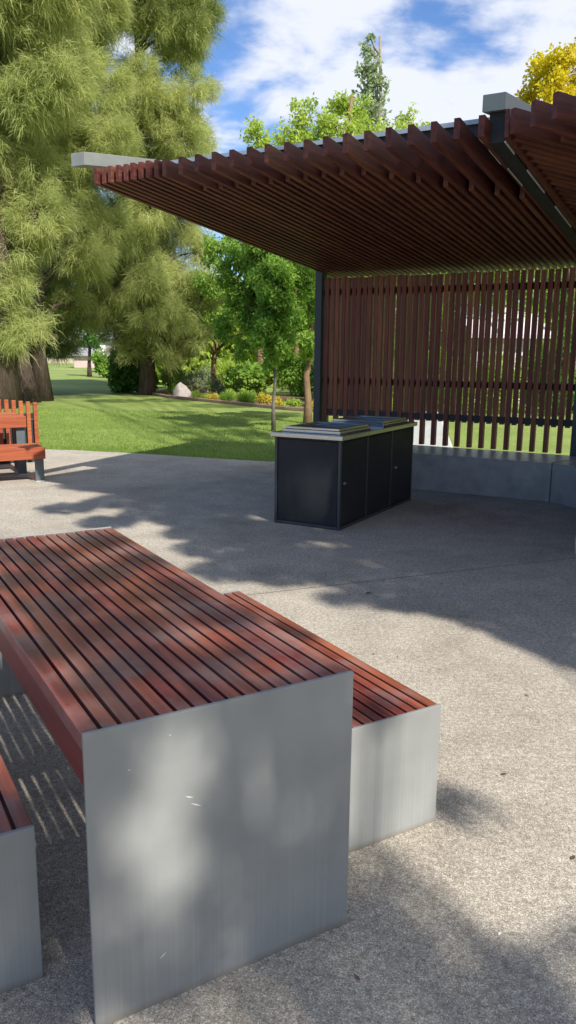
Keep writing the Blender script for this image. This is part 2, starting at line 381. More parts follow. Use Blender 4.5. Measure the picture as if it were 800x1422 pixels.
for i, (y0, y1) in enumerate(((.034,.58), (.62,1.195), (1.235,QL-.034))):
    d = MB().box(QW-.019, QW-.006, y0, y1, .036, QH-.02).build('door', M['bbq_panel'], bq, .003)
    if i != 1:
        yy = y0+.06 if i == 0 else y0+.09
        kb = MB().tube([(QW-.006, yy, .42), (QW+.012, yy, .42)], [.011, .013], 12).build('lock_knob', M['knob'], d)
        MB().tube([(QW-.0055, yy, .42), (QW-.002, yy, .42)], [.022, .022], 12).build('lock_plate', M['stainless'], d)
ct = MB().box(-.03, QW+.03, -.035, QL+.03, QH, QH+.042).build('countertop', M['stainless'], bq, .004)
for y0 in (.06, 1.06):
    x0, x1, y1, z0 = .05, QW-.04, y0+.68, QH+.043
    f = MB()
    for a in ((x0,x1,y0,y0+.075), (x0,x1,y1-.075,y1), (x0,x0+.075,y0+.0755,y1-.0755), (x1-.075,x1,y0+.0755,y1-.0755)):
        f.box(*a, z0, z0+.028)
    for a in ((x0+.02,x1-.02,y0+.02,y0+.05), (x0+.02,x1-.02,y1-.05,y1-.02), (x0+.02,x0+.05,y0+.051,y1-.051), (x1-.05,x1-.02,y0+.051,y1-.051)):
        f.box(*a, z0+.0285, z0+.05)
    s = f.build('hotplate_surround', M['stainless'], bq, .003)
    MB().box(x0+.076, x1-.076, y0+.076, y1-.076, z0-.0005, z0+.008).build('hotplate', M['hotplate'], s)

# ------------------------------------------------------------------ pavilion (local x = along the screen, local y = towards the screen)
pv = empty('pavilion', (0, 0, 0), QY)
tag(pv, 'red timber slatted pavilion roof and screen over the barbecue', 'pavilion')
SL = .0795
def zr(b): return 2.949-(b-5.35)*SL
rs = MB(); k = 0
for k in range(42):
    a = -4.9+.08*k
    b0 = 5.35
    if k > 8 and k % 2 == 0:
        b0 = 5.80 + max(0, (a+2.7))*1.05
    if a > -1.60: break
    b0 += random.uniform(-.008, .008)
    rs.bar((a+.022, b0, zr(b0)), (a+.022, 10.0, zr(10.0)), .042, .13)
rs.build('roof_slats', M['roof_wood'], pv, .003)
MB().hexa([(-4.86,6.5,zr(6.5)+.15),(-1.62,6.5,zr(6.5)+.15),(-1.62,9.7,zr(9.7)+.15),(-4.86,9.7,zr(9.7)+.15),
           (-4.86,6.5,zr(6.5)+.17),(-1.62,6.5,zr(6.5)+.17),(-1.62,9.7,zr(9.7)+.17),(-4.86,9.7,zr(9.7)+.17)]).build('soffit_shade_sheet', M['black_steel'], pv)  # black sheet added so the gaps between slats read as deep shade
for b in (6.0, 7.6, 9.2):
    MB().box(-4.85, -1.63, b-.03, b+.03, zr(b-.03)+.131, zr(b+.03)+.145+.02).build('roof_joist', M['black_steel'], pv)
def zt(b): return 3.205+.137*(b-5.31)
# roof sheet with folded front edge
MB().hexa([(-4.95,6.42,zt(6.42)-.035),(-1.5,6.42,zt(6.42)-.035),(-1.5,9.95,zt(9.95)-.035),(-4.95,9.95,zt(9.95)-.035),
           (-4.95,6.42,zt(6.42)),(-1.5,6.42,zt(6.42)),(-1.5,9.95,zt(9.95)),(-4.95,9.95,zt(9.95))]).build('roof_sheet', M['sheet_steel'], pv)
MB().box(-4.90, -1.62, 6.45, 6.50, zt(6.45)-.13, zt(6.45)-.036).build('gutter', M['black_steel'], pv)
for a0, a1, nm in ((-5.10,-4.95,0), (-1.625,-1.475,1)):
    f = 5.30 if nm == 0 else 5.44
    MB().hexa([(a0,f,zt(f)-.105),(a1,f,zt(f)-.105),(a1,9.9,zt(9.9)-.105),(a0,9.9,zt(9.9)-.105),
               (a0,f,zt(f)),(a1,f,zt(f)),(a1,9.9,zt(9.9)),(a0,9.9,zt(9.9))]).build('edge_beam', M['beam_steel'], pv, .004)
# dark web of the right hand beam, down to the slats
MB().hexa([(-1.590,5.50,zr(5.5)+.0),(-1.482,5.50,zr(5.5)+.0),(-1.482,9.9,zr(9.9)),(-1.590,9.9,zr(9.9)),
           (-1.590,5.50,zt(5.5)-.107),(-1.482,5.50,zt(5.5)-.107),(-1.482,9.9,zt(9.9)-.107),(-1.590,9.9,zt(9.9)-.107)]).build('beam_web', M['black_steel'], pv)
for b0, b1 in ((5.05+.45,5.75),(6.15,6.75),(7.2,7.95),(8.3,9.0)):
    MB().bar((-1.478, b0, zr(b0)-.006), (-1.478, b1, zr(b1)-.006), .008, .012).build('edge_glint_strip', M['pale_steel'], pv)  # pale strips stand in for light glinting along the beam's lower edge
MB().bar((-1.594, 6.05, zr(6.05)-.008), (-1.594, 6.5, zr(6.5)-.008), .006, .01).build('edge_glint_strip', M['pale_steel'], pv)
# posts
MB().box(-4.99, -4.89, 9.60, 9.75, 0, zr(9.6)+.12).build('post', M['dark_steel'], pv, .004)
MB().box(-1.60, -1.48, 9.58, 9.75, 0, zr(9.6)+.12).build('post', M['dark_steel'], pv, .004)
# screen
def screen(parent, x0, x1, y, ztop, seat=.44):
    s = MB(); n = int((x1-x0)/.0765)
    for i in range(n):
        x = x0+i*(x1-x0)/n+random.uniform(-.003, .003); long_ = i % 2 == 0
        zb = seat if long_ else .745
        yf = y-.005 if long_ else y+.012
        s.box(x, x+.0545, yf, y+.067, zb, ztop+random.uniform(-.012, .004))
    s.build('screen_slats', M['screen_wood'], parent, .002)
    for z in (2.375, 1.215):
        MB().box(x0, x1, y+.069, y+.10, z-.04, z+.04).build('screen_rail', M['black_steel'], parent)
    MB().box(x0, x1, y+.0035, y+.06, .765, .84).build('screen_rail', M['black_steel'], parent)
screen(pv, -4.87, -1.62, 9.66, 2.555)
# second bay, turned 34 degrees towards the plaza
TH2 = R(34)
p2 = empty('roof_bay', (-1.45, 5.41, 0), -TH2); p2.parent = pv
def zr2(y): return 2.952-.066*y
s2 = MB()
for k in range(-42, 58):
    cx = .05+.09*k
    if k < 0:
        y0 = -cx/math.tan(TH2)+.05
    else:
        y0 = 0. if k % 2 == 0 else .35
    y1 = 4.6
    if y0 > y1-.1: continue
    s2.bar((cx, y0, zr2(y0)), (cx, y1, zr2(y1)), .042, .15)
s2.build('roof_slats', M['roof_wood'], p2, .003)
MB().add([(-.15,.9,zr2(.9)+.175),(5.1,.9,zr2(.9)+.175),(5.1,4.6,zr2(4.6)+.175),(-3.0,4.6,zr2(4.6)+.175)], [(0,1,2,3)]).build('soffit_shade_sheet', M['black_steel'], p2)  # same added black sheet, darkening the slat gaps of this bay
MB().hexa([(0.05,.85,3.25),(5.1,.85,3.25),(5.1,4.6,3.8),(-2.5,4.6,3.8),(0.05,.85,3.29),(5.1,.85,3.29),(5.1,4.6,3.84),(-2.5,4.6,3.84)]).build('roof_sheet', M['sheet_steel'], p2)
MB().bar((-1.455, 5.43, zr(5.43)+.004), (-1.455, 9.9, zr(9.9)+.004), .03, .17).build('edge_board', M['roof_wood'], pv, .003)
p3 = empty('screen_bay', (-1.47, 9.66, 0), -TH2); p3.parent = pv
screen(p3, .02, 3.3, 0, 2.555)
MB().box(3.32, 3.44, -.05, .1, 0, 2.6).build('post', M['dark_steel'], p3, .004)

# concrete seat wall
cs = empty('concrete_bench', (0, 0, 0), QY); tag(cs, 'long low concrete seat wall running beneath the slatted screen', 'bench')
def prism(pts, z0, z1):
    n = len(pts); return MB().add([(*p, z0) for p in pts]+[(*p, z1) for p in pts], [tuple(range(n))[::-1], tuple(range(n, 2*n))]+[(i, (i+1) % n, (i+1) % n+n, i+n) for i in range(n)])
d2 = (math.cos(-TH2), math.sin(-TH2)); K = (-1.645, 8.81)
prism([(-4.45,8.81), (-1.651,8.81), (-1.39,9.64), (-4.45,9.64)], 0, .425).build('seat_block', M['concrete'], cs, .006)
prism([(-4.44,8.82), (-1.66,8.82), (-1.40,9.63), (-4.44,9.63)], .4255, .431).build('seat_top', M['concrete_top'], cs)
L2 = 4.
k1 = (K[0]+L2*d2[0], K[1]+L2*d2[1]); nrm = (-d2[1], d2[0]); bk = (-1.38, 9.64)
prism([(-1.640,8.807), k1, (k1[0]+.8*nrm[0], k1[1]+.8*nrm[1]), bk], 0, .425).build('seat_block', M['concrete'], cs, .006)
prism([(-1.632,8.817), (k1[0], k1[1]+.01), (k1[0]+.79*nrm[0], k1[1]+.79*nrm[1]), (-1.375,9.63)], .4255, .431).build('seat_top', M['concrete_top'], cs)

# pale sloping concrete block beyond the screen
p = D(600, 600, 13.2)
cb = empty('concrete_block', (p[0], p[1], 0), -.2); tag(cb, 'pale grey sloping concrete block on the lawn seen through the screen foot', 'block')
MB().hexa([(-.55,0,0),(.36,0,0),(.36,.5,0),(-.55,.5,0),(-.5,.02,.62),(.10,.02,.62),(.10,.45,.62),(-.5,.45,.62)]).build('block', M['pale_concrete'], cb, .01)

# ------------------------------------------------------------------ vegetation builders
def norm(a): return a/np.maximum(np.linalg.norm(a, axis=-1, keepdims=True), 1e-9)
def strips(base, dirs, length, width, droop):
    """bent two-segment blades: base (n,3), dirs (n,3) unit"""
    n = len(base); L = length[:, None]
    side = norm(np.cross(dirs, rng.normal(size=(n, 3))))*width[:, None]/2
    p1 = base + dirs*L*.5; p1[:, 2] -= droop*.15*length
    p2 = base + dirs*L; p2[:, 2] -= droop*.6*length
    V = np.stack([base-side*.8, base+side*.8, p1-side, p1+side, p2-side*.25, p2+side*.25], 1).reshape(-1, 3)
    i = np.arange(n)[:, None]*6
    Fc = np.concatenate([i+np.array([[0,1,3,2]]), i+np.array([[2,3,5,4]])], 0)
    return V, Fc
def leaves(c, size, aspect=.5, updir=.4):
    n = len(c); d = norm(rng.normal(size=(n, 3))+np.array([0, 0, -.35])); s = norm(np.cross(d, rng.normal(size=(n, 3))+np.array([0, 0, updir])))
    L = size[:, None]
    V = np.stack([c, c+d*L*.45+s*L*aspect*.5, c+d*L, c+d*L*.45-s*L*aspect*.5], 1).reshape(-1, 3)
    Fc = np.arange(n)[:, None]*4+np.array([[0,1,2,3]])
    return V, Fc
def limb(mb, a, b, r0, r1, sag=.0, n=6, k=5, wob=.12):
    a = np.array(a); b = np.array(b); L = np.linalg.norm(b-a); pts = []; rad = []
    for i in range(k+1):
        t = i/k; p = a+(b-a)*t; p = p+np.array([0, 0, sag*4*t*(1-t)])
        if 0 < i < k: p = p+rng.normal(size=3)*wob*L*.12
        pts.append(p); rad.append(r0+(r1-r0)*t)
    mb.tube(pts, rad, n); return pts
DEN = 4.2
def plume_tree(name, base, lobes, trunk_r, top, label, n_plume=26, n_str=120, mat='needle', lean=(0, 0), group=None, sl=(.15,.36), extra=0):
    """lobes: list of (centre, radius). Trunk, limbs to each lobe, and feathery drooping sprays over each lobe."""
    root = empty(name, (base[0], base[1], 0)); tag(root, label, 'tree', group)
    o = np.array([base[0], base[1], 0.])
    mb = MB(); topp = np.array([lean[0], lean[1], top])
    tp = [np.array([0, 0, -.1])+ (topp)*i/8 + (rng.normal(size=3)*.12*(0 < i) if i < 8 else 0) for i in range(9)]
    mb.tube(tp, [trunk_r*(1.45 if i == 0 else 1-.1*i) for i in range(9)], 12)
    B = []; Dd = []
    for c, r in lobes:
        c = np.array(c)-o
        h = np.clip(c[2]-r*.8-.25*np.hypot(c[0], c[1]), 1.6, top*.92); q = topp*h/top
        limb(mb, q, c, trunk_r*.28, .03, sag=.25, wob=.3)
        n = max(6, int(n_plume*DEN*r*r/1.2))
        u = norm(rng.normal(size=(n, 3))*np.array([1, 1, .8])+np.array([0, 0, .25]))
        rr = r*(.35+.65*rng.random(n)**.5)
        pc = c+u*rr[:, None]
        for j in range(0, n, 4):
            limb(mb, c, pc[j]-u[j]*.2, .03, .008, wob=.5, n=4, k=3)
        d0 = norm(u*np.array([1, 1, .6])+np.array([0, 0, .25])+rng.normal(size=(n, 3))*.25)
        # each plume: sprays fan about d0
        b = np.repeat(pc, n_str, 0); t = rng.random(n*n_str)
        d = norm(np.repeat(d0, n_str, 0)+rng.normal(size=(n*n_str, 3))*.62)
        b = b+np.repeat(d0, n_str, 0)*(t*.45-.2)[:, None]+rng.normal(size=b.shape)*.11
        B.append(b); Dd.append(d)
    mb.build('trunk', M['bark'], root, smooth=True)
    B = np.concatenate(B); Dd = np.concatenate(Dd); n = len(B)
    V, Fc = strips(B, Dd, rng.uniform(*sl, n), rng.uniform(.007, .017, n), rng.uniform(.2, 1.5, n))
    mesh_np('crown', V, Fc, M[mat], root)
    return root
LD = 3.6
def leaf_tree(name, base, lobes, trunk_r, top, label, dens=900, size=(.06,.12), mat='leaf_green', bark='bark_brown', group=None, aspect=.5, shell=.5, cat='tree'):
    root = empty(name, (base[0], base[1], 0)); tag(root, label, cat, group)
    o = np.array([base[0], base[1], 0.]); mb = MB()
    topp = np.array([0, 0, top]); tp = [np.array([0, 0, -.05])+topp*i/6+(rng.normal(size=3)*trunk_r*.5 if 0 < i < 6 else 0) for i in range(7)]
    mb.tube(tp, [trunk_r*(1.3 if i == 0 else 1-.12*i) for i in range(7)], 10)
    P = []
    for c, r in lobes:
        c = np.array(c)-o; h = np.clip(c[2]-r*.6-.3*np.hypot(c[0], c[1]), top*.3, top*.95)
        limb(mb, topp*h/top, c, trunk_r*.4, trunk_r*.08, wob=.3)
        nsub = max(8, int(18*r)); n = int(dens*LD*r*r)
        sc = c+norm(rng.normal(size=(nsub, 3)))*r*rng.uniform(.3, .95, (nsub, 1)); idx = rng.integers(0, nsub, n)
        for j in range(0, nsub, 2): limb(mb, c, sc[j], trunk_r*.1, trunk_r*.04, n=4, k=3)
        rr = r*.48*rng.random((n, 1))**shell
        P.append(sc[idx]+norm(rng.normal(size=(n, 3)))*rr)
    mb.build('trunk', M[bark], root, smooth=True)
    P = np.concatenate(P); V, Fc = leaves(P, rng.uniform(*size, len(P)), aspect)
    mesh_np('crown', V, Fc, M[mat], root)
    return root
def fill(x0, x1, y0, y1, n, r0, r1):
    return [(rng.uniform(x0, x1), y0+(y1-y0)*(i+.5)/n, rng.uniform(r0, r1)) for i in range(n)]
def blob_lobes(pts, depth, spread=1.0):
    """(px, py, pixel radius) surveyed at a depth -> world lobes"""
    out = []
    for x, y, r, *dz in pts:
        d = depth+(dz[0] if dz else rng.uniform(-spread, spread))
        out.append((D(x, y, d), r/F*d))
    return out

# ------------------------------------------------------------------ the great feathery trees on the left
g = 'great feathery trees on the left'
L1 = [(-60,40,60),(0,0,60),(70,-40,60),(30,70,55),(-40,150,60),(20,170,50),(-10,260,50),(40,240,42),(-50,330,50),(10,345,38),(-15,430,34),(10,400,30),(60,20,45),(80,110,45),(-30,200,60),(5,480,16),(-60,-100,70),(20,-120,70),(-90,240,60),(0,300,40)]
plume_tree('feathery_tree', G(4, 566)[:2], blob_lobes(L1+fill(-50,50,-40,400,11,30,42)+[(55,455,15,-1),(25,468,15,-1.5)], 23.5, 1.6), .38, 15, 'great feathery tree with its broad trunk cut by the left edge', group=g, n_plume=30)
L2 = [(90,60,50),(110,-20,55),(130,130,45),(80,180,45),(110,230,45),(60,300,36),(105,300,34),(90,360,32),(70,400,24),(100,420,18),(120,360,30),(150,-80,60),(60,-90,60),(150,200,35),(40,420,18),(100,455,13)]
plume_tree('feathery_tree', G(60, 556)[:2], blob_lobes(L2+fill(60,150,-40,380,11,24,34), 27.5, 1.5), .25, 16, 'great feathery tree with dark split trunk second from the left edge', group=g, mat='needle', n_plume=24)
L3 = [(200,-40,45),(250,-70,45),(265,20,34),(215,40,32),(180,0,36),(250,80,26),(270,130,24),(120,300,30),(160,470,20),(200,475,24),(245,480,22),(275,470,20),(180,488,12,-2),(225,493,14,-2),(205,450,26,-2.4),(200,400,26,-2.4),(180,330,26,-2.2),(210,290,26,-2.2),(150,420,24,-2),(240,440,24,-2.2),(130,360,24,-2),(190,95,22,-2),(200,140,24,-2),(120,440,16,-1.5),(225,150,32),(170,165,26),(200,190,36),(250,180,32),(275,200,18),(150,230,32),(190,250,32),(240,240,30),(170,300,34),(140,350,34),(200,330,36),(240,310,34),(270,350,28),(160,400,32),(210,390,34),(250,410,30),(280,400,22),(150,440,22),(190,455,24),(225,460,26),(262,455,24),(240,490,16),(215,487,14),(120,310,28),(130,400,24)]
plume_tree('feathery_tree', G(204, 548)[:2], blob_lobes(L3+fill(170,265,120,300,8,22,30)+fill(140,285,300,450,14,22,30)+fill(190,262,-30,60,6,24,32), 31, 1.8), .24, 19, 'tall feathery tree with hanging olive sprays in the middle left', group=g, n_plume=22)
# second stem of the split trunk; deep crown shade painted as darker needles
p = G(36, 558)
plume_tree('feathery_tree', p[:2], blob_lobes([(30,440,20,2),(60,470,16,2.4),(90,480,14,1),(70,430,22,2),(95,440,18,.5),(10,430,30,3),(50,400,34,3),(90,425,24,3),(30,490,24,3.5),(82,485,14,3),(60,450,28,3.5),(0,490,20,3),(20,370,30,3)], 27, .6), .34, 11, 'leaning shaded trunk between the two great feathery trunks', group=g, mat='needle_shade', n_plume=20)

# ------------------------------------------------------------------ young park trees beside the barbecue
g = 'young park trees on the lawn'
LA = [(345,365,26),(385,355,28),(420,385,24),(370,400,30),(325,410,24),(405,425,28),(350,440,26),(310,455,16),(385,465,26),(425,470,16),(340,480,18),(375,495,16),(315,380,20),(350,330,22),(380,430,32),(370,380,32),(400,395,26),(345,415,24),(372,440,22,-.6),(388,480,18,-.6),(362,470,18,-.6),(380,410,24,-.8),(385,375,24,-.8),(376,505,11,-.4)]
leaf_tree('young_tree', G(380, 598)[:2], blob_lobes(LA, 16.6, .55), .042, 3.3, 'slender young green tree with thin pale stem left of the barbecue', dens=3600, size=(.06,.125), bark='bark_slim', group=g, aspect=.42)
LB = [(420,360,26),(455,390,24),(435,420,24),(410,450,20),(450,460,22),(430,490,14),(470,350,26)]
leaf_tree('young_tree', G(427, 588)[:2], blob_lobes(LB, 18.4, .6), .095, 3.4, 'young green tree with thicker brown trunk just left of the screen post', dens=3000, size=(.06,.12), mat='leaf_green', bark='bark_brown', group=g, aspect=.42)
# lighter green tree behind them
LC = [(300,350,26),(330,340,26),(290,400,22),(350,350,30),(400,340,30),(440,370,30),(300,440,18),(420,430,28),(350,420,28),(465,420,24),(280,470,12)]
leaf_tree('garden_tree', G(300, 545)[:2], blob_lobes(LC, 29, 1.), .12, 5.5, 'light green garden tree behind the slender young tree', dens=560, size=(.09,.17), mat='leaf_green')

# ------------------------------------------------------------------ garden bed and shrubs
bed = [(205,547),(235,552.5),(280,557),(350,564),(400,569),(470,574),(560,579)]
bp = [G(*q) for q in bed]; back = [b+np.array([0.2, 6.5, 0]) for b in bp]
poly('garden_bed', [(*b[:2],) for b in bp]+[(*b[:2],) for b in back[::-1]], .03, M['mulch'])
ke = MB()
for a, b in zip(bp[:-1], bp[1:]): ke.bar((a[0], a[1], -.02), (b[0], b[1], -.02), .12, .11)
tag(ke.build('garden_edging', M['edging'], None, .02), 'low brown edging curving along the front of the garden bed', 'edging')
def shrub(name, px, py, wpx, hpx, mat, label, n=1800, size=(.05,.1), aspect=.4, group=None, lumps=7, cat='shrub', depth=0, zoff=0):
    b = G(px, py); b[1] += depth; d = b[1]; s = d/F
    root = empty(name, (b[0], b[1], 0)); tag(root, label, cat, group)
    wv, hv = wpx*s, hpx*s
    mb = MB()
    for k in range(5):
        limb(mb, (0, 0, 0), (rng.uniform(-.25, .25)*wv, rng.uniform(-.15, .15)*wv, hv*.7), .02, .006, n=5, k=3)
    mb.build('stems', M['bark_brown'], root)
    cs_ = np.stack([rng.uniform(-.36, .36, lumps)*wv, rng.uniform(-.3, .3, lumps)*wv, hv*rng.uniform(.2, .72, lumps)], 1)
    i = rng.integers(0, lumps, n)
    r = np.array([min(wv*.3, .5*hv)*.75, min(wv*.3, .5*hv)*.75, hv*.3])
    P = cs_[i]+norm(rng.normal(size=(n, 3)))*rng.random((n, 1))**.4*r
    P[:, 2] = np.abs(P[:, 2])
    V, Fc = leaves(P, rng.uniform(*size, n), aspect)
    mesh_np('foliage', V, Fc, M[mat], root); return root
def tuft(px, py, wpx, hpx, mat, label, n=700, group=None):
    b = G(px, py); s = b[1]/F; root = empty('grass_tuft', (b[0], b[1], 0)); tag(root, label, 'grass clump', group)
    wv, hv = wpx*s, hpx*s
    B = np.stack([rng.normal(size=n)*wv*.12, rng.normal(size=n)*wv*.12, np.zeros(n)], 1)
    d = norm(np.stack([rng.normal(size=n)*.45*wv/hv, rng.normal(size=n)*.45, np.ones(n)], 1))
    V, Fc = strips(B, d, rng.uniform(.7, 1.15, n)*hv, rng.uniform(.012, .03, n), rng.uniform(.1, .6, n))
    mesh_np('blades', V, Fc, M[mat], root); return root
shrub('ivy_shrub', 182, 545, 66, 64, 'leaf_deep', 'dark ivy shrub hugging the shaded trunk foot at centre left', n=9000, size=(.10,.2), lumps=12, aspect=.8)
shrub('ivy_shrub', 150, 524, 46, 36, 'leaf_green', 'bright green low shrub left of the dark ivy', n=4000, size=(.14,.26), lumps=9, aspect=.8)
shrub('leafy_shrub', 236, 549, 34, 46, 'leaf_green', 'green leafy shrub right of the dark hollow in the garden bed', n=3600, size=(.09,.17), depth=1.)
shrub('grey_shrub', 269, 549, 44, 42, 'leaf_grey', 'rounded grey green shrub behind the boulder', n=5200, size=(.05,.12), depth=.8, lumps=9, aspect=.25)
shrub('grey_shrub', 304, 549, 26, 28, 'leaf_grey', 'smaller grey green shrub right of the rounded grey one', n=2600, size=(.05,.12), depth=.6, aspect=.25)
shrub('hedge', 300, 545, 80, 46, 'leaf_lime', 'bright yellow green hedge at the back of the garden bed', n=9500, size=(.08,.15), depth=3, lumps=16)
shrub('ivy_shrub', 340, 553, 56, 44, 'leaf_green', 'big leaved green climber massed behind the flowers', n=5200, size=(.12,.22), depth=1.6, lumps=12, aspect=.9)
shrub('hedge', 405, 556, 70, 64, 'leaf_green', 'tall green shrub behind the two young trunks', n=8500, size=(.08,.15), depth=3, lumps=16)
shrub('hedge', 452, 560, 60, 60, 'leaf_deep', 'dark green shrub showing beside the screen post', n=6500, size=(.08,.15), depth=3.5, lumps=14)
shrub('low_shrub', 280, 554.5, 30, 13, 'leaf_lime', 'low lime shrub at the bed edge right of the boulder', n=1500, size=(.05,.1))
tuft(315, 558.5, 17, 17, 'leaf_green', 'round green grass clump left of its twin in the bed', group=None)
tuft(343, 561.5, 22, 20, 'leaf_green', 'round green grass clump touching the yellow flowers', n=1000)
shrub('flower_bush', 365, 563, 22, 20, 'petal', 'yellow flowering clump at the front of the garden bed', n=1500, size=(.04,.08), cat='flowers')
shrub('flower_bush', 406, 568, 26, 16, 'leaf_lime', 'low yellow green clump beside the brown trunk', n=1500, size=(.05,.09), cat='flowers')
shrub('flower_bush', 385, 566, 20, 17, 'petal', 'yellow flowering clump between the two young trunks', n=1200, size=(.04,.08), cat='flowers', depth=.3)
shrub('low_shrub', 328, 557.5, 30, 16, 'leaf_lime', 'low lime shrub behind the round grass clumps', n=1800, size=(.05,.1), depth=.7)
shrub('flower_bush', 295, 556.5, 18, 14, 'petal', 'small yellow flowering clump left of the grass clumps', n=700, size=(.04,.07), cat='flowers')
shrub('flower_bush', 438, 571, 22, 14, 'petal', 'yellow flowers low against the foot of the screen post', n=900, size=(.05,.09), cat='flowers')
shrub('rust_bush', 329, 545, 14, 60, 'leaf_rust', 'small rust coloured bush top above the climber', n=350, size=(.08,.14), depth=3.2, lumps=3)
def rock(px, py, sx, sy, sz, label):
    b = G(px, py); mb = MB(); n, mrows = 14, 7; vs = []
    for j in range(mrows+1):
        th = j/mrows*math.pi*.5
        for i in range(n):
            a = 2*math.pi*i/n; r = math.cos(th)*(1+.16*math.sin(3*a+1)+.1*math.sin(5*a+j))
            vs.append((b[0]+sx*r*math.cos(a)*(1+.1*math.sin(9*a+3*j)), b[1]+sy*r*math.sin(a), sz*(1-.18*math.cos(a+.6))*math.sin(th)**1.2*(1+.12*math.sin(2*a))))
    fs = [(j*n+i, j*n+(i+1) % n, (j+1)*n+(i+1) % n, (j+1)*n+i) for j in range(mrows) for i in range(n)]
    tag(mb.add(vs, fs).build('boulder', M['rock'], None, smooth=True), label, 'rock')
rock(252, 552, .36, .3, .46, 'pale pinkish boulder at the front of the garden bed')
for a, lb in (((208,546,226,540),'longest fallen grey branch rising to the right on the mulch'),((212,547,230,544),'fallen grey branch lying nearest the boulder'),((206,543,222,546),'fallen grey branch at the left tip of the garden bed')):
    stk = MB()
    p_, q_ = G(a[0], a[1]), G(a[2], a[3]); limb(stk, (p_[0], p_[1], .03), (q_[0], p_[1]+.4, .22), .02, .008, k=3)
    tag(stk.build('fallen_branch', M['bark_pale']), lb, 'branch')

# ------------------------------------------------------------------ treetops above the roof and beyond the screen
g = 'trees rising beyond the roof'
leaf_tree('garden_tree', D(362, 500, 36)[:2], blob_lobes([(355,185,20),(365,215,24),(345,240,20),(380,250,22)], 36, 1), .2, 10, 'small light green treetop above the left part of the roof', dens=300, size=(.12,.24), mat='leaf_lime', group=g)
leaf_tree('garden_tree', D(415, 500, 36)[:2], blob_lobes([(418,162,24),(405,190,26),(440,190,24),(425,230,30)], 36, 1), .2, 11, 'light green treetop between the small one and the tallest clump', dens=300, size=(.12,.24), mat='leaf_lime', group=g)
leaf_tree('garden_tree', D(480, 500, 35)[:2], blob_lobes([(475,145,22),(465,175,26),(495,165,24),(515,185,22),(485,210,30)], 35, 1), .2, 12, 'lime green treetop in front of the tall poplar', dens=320, size=(.12,.24), mat='leaf_lime', group=g)
leaf_tree('garden_tree', D(568, 500, 48)[:2], blob_lobes([(568,165,16),(575,182,20),(555,185,16)], 48, 1), .2, 14, 'small pale treetop right of the poplar above the roof', dens=130, size=(.18,.3), mat='leaf_lime', group=g)
pl = [(514,52,7),(512,70,12),(518,90,16),(508,100,16),(520,120,20),(505,130,17),(514,150,22),(522,165,20),(503,165,18),(514,200,24),(514,240,24),(514,300,24)]
leaf_tree('poplar', D(514, 500, 62)[:2], blob_lobes(pl, 62, .6), .3, 24, 'tall narrow poplar pointing into the clouds', dens=60, size=(.2,.36), mat='leaf_poplar', aspect=.8, bark='bark_pale')
yl = [(745,105,26),(775,85,26),(805,75,30),(735,135,22),(770,130,28),(810,120,34),(840,95,36),(790,165,34),(850,150,40),(750,180,34)]
leaf_tree('yellow_tree', D(800, 500, 24)[:2], blob_lobes(yl, 24, .8), .16, 8, 'bright yellow autumn tree above the right end of the roof', dens=900, size=(.08,.15), mat='leaf_yellow', aspect=.6)
g = 'trees and shrubs beyond the screen'
leaf_tree('garden_tree', D(520, 500, 24)[:2], blob_lobes([(480,380,30),(520,400,40),(560,370,36),(500,450,36),(560,450,40),(470,500,26),(530,510,30),(590,520,26),(600,380,34),(600,440,24)], 24, 1), .15, 5, 'green tree behind the left half of the slatted screen', dens=620, size=(.09,.17), mat='leaf_green', group=g)
leaf_tree('garden_tree', D(640, 500, 31)[:2], blob_lobes([(640,350,30),(690,345,34),(725,350,30),(600,480,26),(600,400,24),(780,350,36)], 31, .6), .15, 6, 'lime tree arching over the pale house behind the screen', dens=620, size=(.09,.17), mat='leaf_lime', group=g)
leaf_tree('garden_tree', D(785, 500, 22)[:2], blob_lobes([(780,430,26),(800,470,34),(770,500,26),(790,540,28),(740,540,18),(820,400,40)], 22, 1), .15, 5, 'dark green tree behind the right end of the screen', dens=800, size=(.08,.15), mat='leaf_deep', group=g)
for (x, w_, mt, lb) in ((520,80,'leaf_lime','lime hedge seen through the left of the screen'), (610,80,'leaf_green','green hedge seen through the middle of the screen'), (690,80,'leaf_lime','yellow green hedge below the pale house'), (760,70,'leaf_green','green hedge seen through the right of the screen'), (830,80,'leaf_lime','lime hedge beyond the right edge of the screen')):
    shrub('hedge', x, 575, w_, 92, mt, lb, n=7000, size=(.08,.15), lumps=16, depth=.5)

